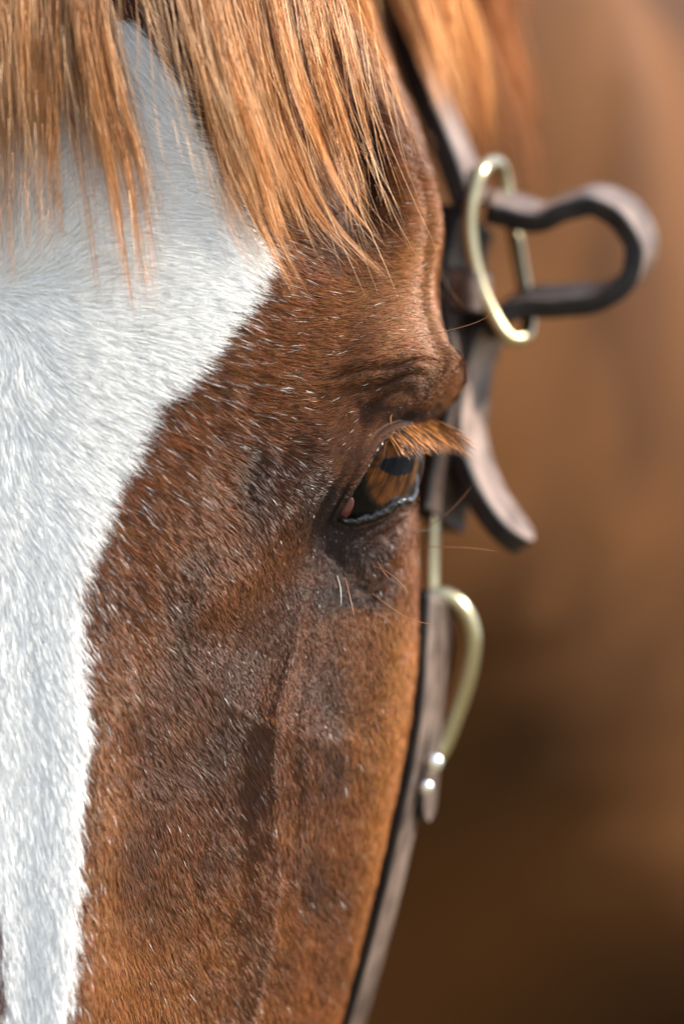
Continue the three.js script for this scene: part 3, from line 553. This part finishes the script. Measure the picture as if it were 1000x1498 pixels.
function lashes() {
  const R = rng(31), H = new Hairs(320, 7), pts = Array.from({ length: 8 }, () => vec()), up = vec(0.3, 0.5, 1).normalize(), a = [[562, 638], [578, 626], [600, 618], [622, 611], [644, 609]];
  for (let i = 0; i < 300; i++) {
    const f = 0.12 + 0.88 * Math.pow(R(), 0.8), s = f * (a.length - 1), k = Math.min(a.length - 2, Math.floor(s)), row = R(), x = mix(a[k][0], a[k + 1][0], s - k), y = mix(a[k][1], a[k + 1][1], s - k) + row * 10;
    const dx = x - EC[0], dy = y - EC[1], z0 = EC[2] + Math.sqrt(Math.max(400, (ER + 10) ** 2 - dx * dx - dy * dy)) - 6;
    const len = mix(32, 72, f) * (0.7 + 0.45 * R()), ang = mix(0.95, 0.66, f) + (R() - 0.5) * 0.36, droop = 0.10 + 0.2 * R();
    let px = x, py = y, pz = z0, an = ang - droop * 0.6;
    const zr = 0.35 + 0.4 * R();
    for (let j = 0; j <= 7; j++) { toWorld([px, py, pz], pts[j]); px += Math.cos(an) * len / 7; py += Math.sin(an) * len / 7; pz += zr * len / 7 * (1 - j / 8); an += droop / 7 * (j < 4 ? 1.4 : -0.5); }
    const tone = 0.45 + 0.75 * R(), c = R() < 0.34 ? [0.03, 0.018, 0.012] : [0.46 * tone, 0.17 * tone, 0.04 * tone];
    H.put(pts, up, S * 1.35 * (0.7 + 0.5 * R()), (R() - 0.5) * 1.6, c.map((v) => v * 0.6), c);
  }
  return H.build();
}
add('eyelashes', lashes(), longHairMat, horse).userData = { label: 'thick orange upper eyelashes' };
// the far eye, the mirror of the near one
function mirrored(g) {
  const m = g.clone(), p = m.attributes.position, k = m.attributes.normal, c = 2 * (MID - 500) * S, ix = m.index.array.slice();
  for (let i = 0; i < p.count; i++) { p.setX(i, c - p.getX(i)); k.setX(i, -k.getX(i)); }
  for (let i = 0; i < ix.length; i += 3) { const t = ix[i]; ix[i] = ix[i + 1]; ix[i + 1] = t; }
  m.setIndex(new THREE.BufferAttribute(ix, 1));
  return m;
}
const farEye = add('eye', mirrored(eye.geometry), eye.material, horse);
add('cornea', mirrored(eye.children[0].geometry), eye.children[0].material, farEye);
for (const name of ['lower_lid_rim', 'upper_lid_rim', 'tear_corner', 'eyelashes']) { const o = horse.getObjectByName(name); add(name, mirrored(o.geometry), o.material, horse); }
function whiskers() {
  const list = [[[560, 500, -95], [640, 487, -60], [700, 470, -40], [728, 453, -30]], [[598, 800, -240], [640, 800, -200], [690, 802, -180], [730, 807, -170]], [[596, 777, -240], [625, 776, -220], [650, 774, -210]], [[602, 780, -240], [640, 762, -230], [670, 735, -220], [692, 708, -215]],
    [[545, 828, -150], [565, 836, -110], [585, 852, -90], [597, 866, -85]], [[552, 822, -150], [560, 836, -120], [572, 850, -105]], [[493, 842, -130], [498, 862, -108], [499, 888, -100]], [[505, 845, -130], [512, 875, -105], [519, 905, -98]], [[544, 868, -150], [570, 888, -120], [600, 906, -110], [640, 915, -105]], [[503, 607, -120], [505, 596, -100], [512, 585, -92]], [[574, 604, -150], [571, 612, -128], [572, 620, -120]]];
  const H = new Hairs(20, 12), R = rng(8);
  list.forEach((p, i) => H.put(curveOf(p).getPoints(12), vec(0, 0.1, 1), S * (1.0 + 0.4 * R()), 0, i === 2 || i === 6 || i === 9 ? [0.3, 0.26, 0.22] : [0.2, 0.085, 0.035], i === 2 || i === 6 || i === 9 ? [0.38, 0.34, 0.3] : [0.28, 0.12, 0.05]));
  return H.build();
}
add('whiskers', whiskers(), longHairMat, horse).userData = { label: 'single long feeler hairs around the eye' };

// ---------------------------------------------------------------- the halter
const halter = new THREE.Group();
halter.name = 'halter';
halter.userData = { label: 'worn dark brown leather halter with brass fittings on the horse\'s head', category: 'halter' };
scene.add(halter);
function grainTexture() {
  const n = 256, d = new Uint8Array(n * n * 4);
  for (let j = 0; j < n; j++) for (let i = 0; i < n; i++) { const a = i / n * Math.PI * 2, b = j / n * Math.PI * 2, f = (s, q) => noise(Math.cos(a) * s + Math.cos(b) * s * 0.7, Math.sin(a) * s + Math.sin(b) * s * 0.7, q + Math.cos(b) * s * 0.4), v = 128 + 70 * f(14, 1) + 50 * f(30, 2) + 20 * f(4, 3); d.set([v, v, v, 255], (j * n + i) * 4); }
  const t = new THREE.DataTexture(d, n, n); t.wrapS = t.wrapT = THREE.RepeatWrapping; t.magFilter = THREE.LinearFilter; t.needsUpdate = true;
  return t;
}
const grain = grainTexture();
const leather = new THREE.MeshPhysicalMaterial({ vertexColors: true, color: 0xffffff, roughness: 0.5, bumpMap: grain, bumpScale: 0.00006, specularIntensity: 0.35 });
const brass = new THREE.MeshPhysicalMaterial({ color: new THREE.Color(0.36, 0.31, 0.19), metalness: 1, roughness: 0.3 });
const steel = new THREE.MeshPhysicalMaterial({ color: new THREE.Color(0.72, 0.72, 0.68), metalness: 1, roughness: 0.2 });
// a strap: rounded oblong section swept along a path; wide: direction of its width; sizes in face pixels; tipRound tapers the end
function strap(path, wide, width, thick, tipRound = 0, tone = 1) {
  const c = curveOf(path), n = 60, ring = [], hw = width / 2, ht = thick / 2, r = Math.min(ht * 0.5, 6);
  for (const [sx, sy, a0] of [[1, 1, 0], [-1, 1, 90], [-1, -1, 180], [1, -1, 270]]) for (let k = 0; k < 4; k++) { const a = (a0 + k * 30) * Math.PI / 180; ring.push([sx * (hw - r) + Math.cos(a) * r, sy * (ht - r) + Math.sin(a) * r]); if (k === 3 && sx === sy) for (let f = 0; f < 6; f++) ring.push([sx * (hw - r - 3) * (1 - f * 0.4), sy * ht]); }
  const m = ring.length, pos = [], uv = [], col = [], idx = [], w0 = vec(wide[0], -wide[1], wide[2]).normalize(), t = vec(), w = vec(), nn = vec(), p = vec();
  const total = c.getLength() / S;
  for (let j = 0; j <= n; j++) {
    c.getPointAt(j / n, p); c.getTangentAt(j / n, t);
    w.copy(w0).addScaledVector(t, -w0.dot(t)).normalize(); nn.copy(w).cross(t).normalize();
    const left = (1 - j / n) * total, k = tipRound && left < tipRound ? Math.sqrt(Math.max(0.02, 1 - (1 - left / tipRound) ** 2)) : 1;
    for (let i = 0; i <= m; i++) {
      const [a, b] = ring[i % m];
      const v = p.clone().addScaledVector(w, a * k * S).addScaledVector(nn, b * S);
      pos.push(v.x, v.y, v.z); uv.push(i / m * (width + thick) * 2 * S / 0.03, j / n * total * S / 0.03);
      const worn = clamp(0.5 + 0.9 * noise(v.x * 240, v.y * 160, v.z * 240) + 0.6 * noise(v.x * 60, v.y * 60, v.z * 60)), cut = Math.abs(a) > hw - r - 1 ? 0 : 1;
      const q = cut ? blend([0.075, 0.046, 0.035], [0.25, 0.175, 0.140], worn) : blend([0.010, 0.008, 0.008], [0.03, 0.022, 0.018], worn);
      col.push(q[0] * tone, q[1] * tone, q[2] * tone);
      if (j < n && i < m) { const q0 = j * (m + 1) + i, q1 = q0 + m + 1; idx.push(q0, q1, q0 + 1, q0 + 1, q1, q1 + 1); }
    }
  }
  for (const j of [0, n]) { const at = pos.length / 3; const cc = c.getPointAt(j / n); pos.push(cc.x, cc.y, cc.z); uv.push(0, 0); col.push(0.04, 0.027, 0.022); for (let i = 0; i < m; i++) idx.push(at, j * (m + 1) + i, j * (m + 1) + i + 1); }
  const g = new THREE.BufferGeometry();
  g.setAttribute('position', new THREE.Float32BufferAttribute(pos, 3)); g.setAttribute('uv', new THREE.Float32BufferAttribute(uv, 2)); g.setAttribute('color', new THREE.Float32BufferAttribute(col, 3)); g.setIndex(idx);
  g.computeVertexNormals();
  return g;
}
const tube = (path, r, closed = false) => new THREE.TubeGeometry(new THREE.CatmullRomCurve3(path.map((p) => toWorld(P(...p))), closed, 'centripetal'), 90, r * S, 14, closed);
add('crown_strap', strap([[-385, -200, -760], [-340, -330, -760], [-200, -440, -760], [50, -475, -760], [330, -440, -760], [470, -345, -760], [535, -240, -760], [570, -120, -740], [605, 60, -690], [640, 165, -660], [668, 235, -640], [690, 300, -640]], [0.28, 0, -0.96], 140, 34, 0, 0.7), leather, halter);
add('far_cheek_strap', strap([[-385, -200, -760], [-415, 0, -700], [-465, 320, -650], [-475, 700, -600], [-452, 1100, -520], [-358, 1500, -480], [-290, 1720, -460]], [-0.2, 0, -0.97], 125, 34, 0, 0.45), leather, halter);
add('noseband', strap([[440, 1700, -450], [378, 1712, -225], [245, 1718, -45], [50, 1720, 48], [-145, 1718, -45], [-275, 1712, -225], [-325, 1700, -450], [-260, 1730, -720], [50, 1750, -900], [355, 1730, -720], [440, 1700, -450]], [0, 1, 0], 125, 28, 0, 0.45), leather, halter);
add('cheek_piece', strap([[680, 320, -650], [664, 380, -640], [662, 450, -630], [672, 520, -620], [668, 600, -610], [648, 680, -590], [634, 760, -570]], [0.45, 0, -0.9], 150, 46, 0, 0.3), leather, halter);
add('throat_strap_loop', strap([[712, 300, -640], [740, 306, -640], [790, 316, -640], [832, 302, -640], [872, 294, -640], [912, 312, -640], [936, 356, -640], [922, 404, -640], [880, 432, -640], [820, 440, -640], [770, 444, -640], [735, 462, -640], [715, 490, -640]], [0.28, -0.26, -0.92], 120, 32, 0, 0.6), leather, halter).userData = { label: 'leather strap looped through the ring' };
add('strap_tail', strap([[716, 470, -660], [694, 520, -640], [680, 580, -620], [680, 640, -610], [698, 700, -600], [728, 752, -595], [768, 800, -590]], [0.36, 0, -0.93], 130, 34, 60, 0.75), leather, halter).userData = { label: 'loose rounded strap end hanging behind the eye' };
add('ring', tube([[704, 250, -590], [690, 290, -575], [687, 345, -570], [697, 402, -570], [716, 452, -570], [744, 494, -575], [766, 492, -600], [772, 466, -650], [765, 420, -690], [752, 345, -715], [742, 290, -715], [732, 246, -700], [718, 238, -640]], 12, true), brass, halter).userData = { label: 'oval brass ring' };
add('keeper', strap([[640, 418, -600], [690, 428, -560], [712, 430, -600]], [0, 1, 0.1], 70, 20, 0, 0.7), leather, halter);
add('buckle_bar', tube([[634, 728, -560], [632, 780, -555], [630, 830, -550], [630, 872, -545]], 13), brass, halter);
const hook = add('buckle_frame', tube([[628, 870, -545], [648, 872, -545], [672, 888, -545], [688, 925, -550], [684, 980, -555], [664, 1045, -560], [642, 1098, -560], [622, 1122, -550]], 16), brass, halter);
hook.userData = { label: 'rounded brass buckle frame' };
for (const [x, y, r] of [[634, 1116, 15], [622, 1152, 12]]) { const g = new THREE.SphereGeometry(r * S, 24, 16); g.scale(1, 1, 0.7); const o = add('rivet', g, steel, halter); toWorld(P(x, y, -452), o.position); }
add('lower_cheek_strap', strap([[622, 870, -480], [618, 940, -470], [612, 1030, -470], [598, 1120, -470], [574, 1230, -470], [548, 1340, -480], [518, 1450, -490], [486, 1560, -500], [440, 1720, -500]], [0.24, 0, -0.97], 125, 40, 0, 0.45), leather, halter);
add('strap_layer', strap([[640, 880, -520], [638, 940, -515], [630, 1030, -515], [622, 1130, -515], [616, 1200, -512]], [0.28, 0, -0.96], 90, 24, 30, 0.42), leather, halter);

// ---------------------------------------------------------------- the ground under the horse
function groundSheet() {
  const g = new THREE.PlaneGeometry(120, 120, 120, 120), p = g.attributes.position, col = new Float32Array(p.count * 3);
  g.rotateX(-Math.PI / 2);
  for (let i = 0; i < p.count; i++) { const x = p.getX(i), z = p.getZ(i), k = clamp(0.5 + noise(x / 3, z / 3) + 0.5 * noise(x, z, 4)); col.set(blend([0.07, 0.085, 0.03], [0.16, 0.12, 0.07], k), i * 3); }
  g.setAttribute('color', new THREE.BufferAttribute(col, 3));
  return g;
}
add('ground', groundSheet(), new THREE.MeshStandardMaterial({ vertexColors: true, roughness: 1 })).userData.kind = 'structure';

renderer.render(scene, camera);
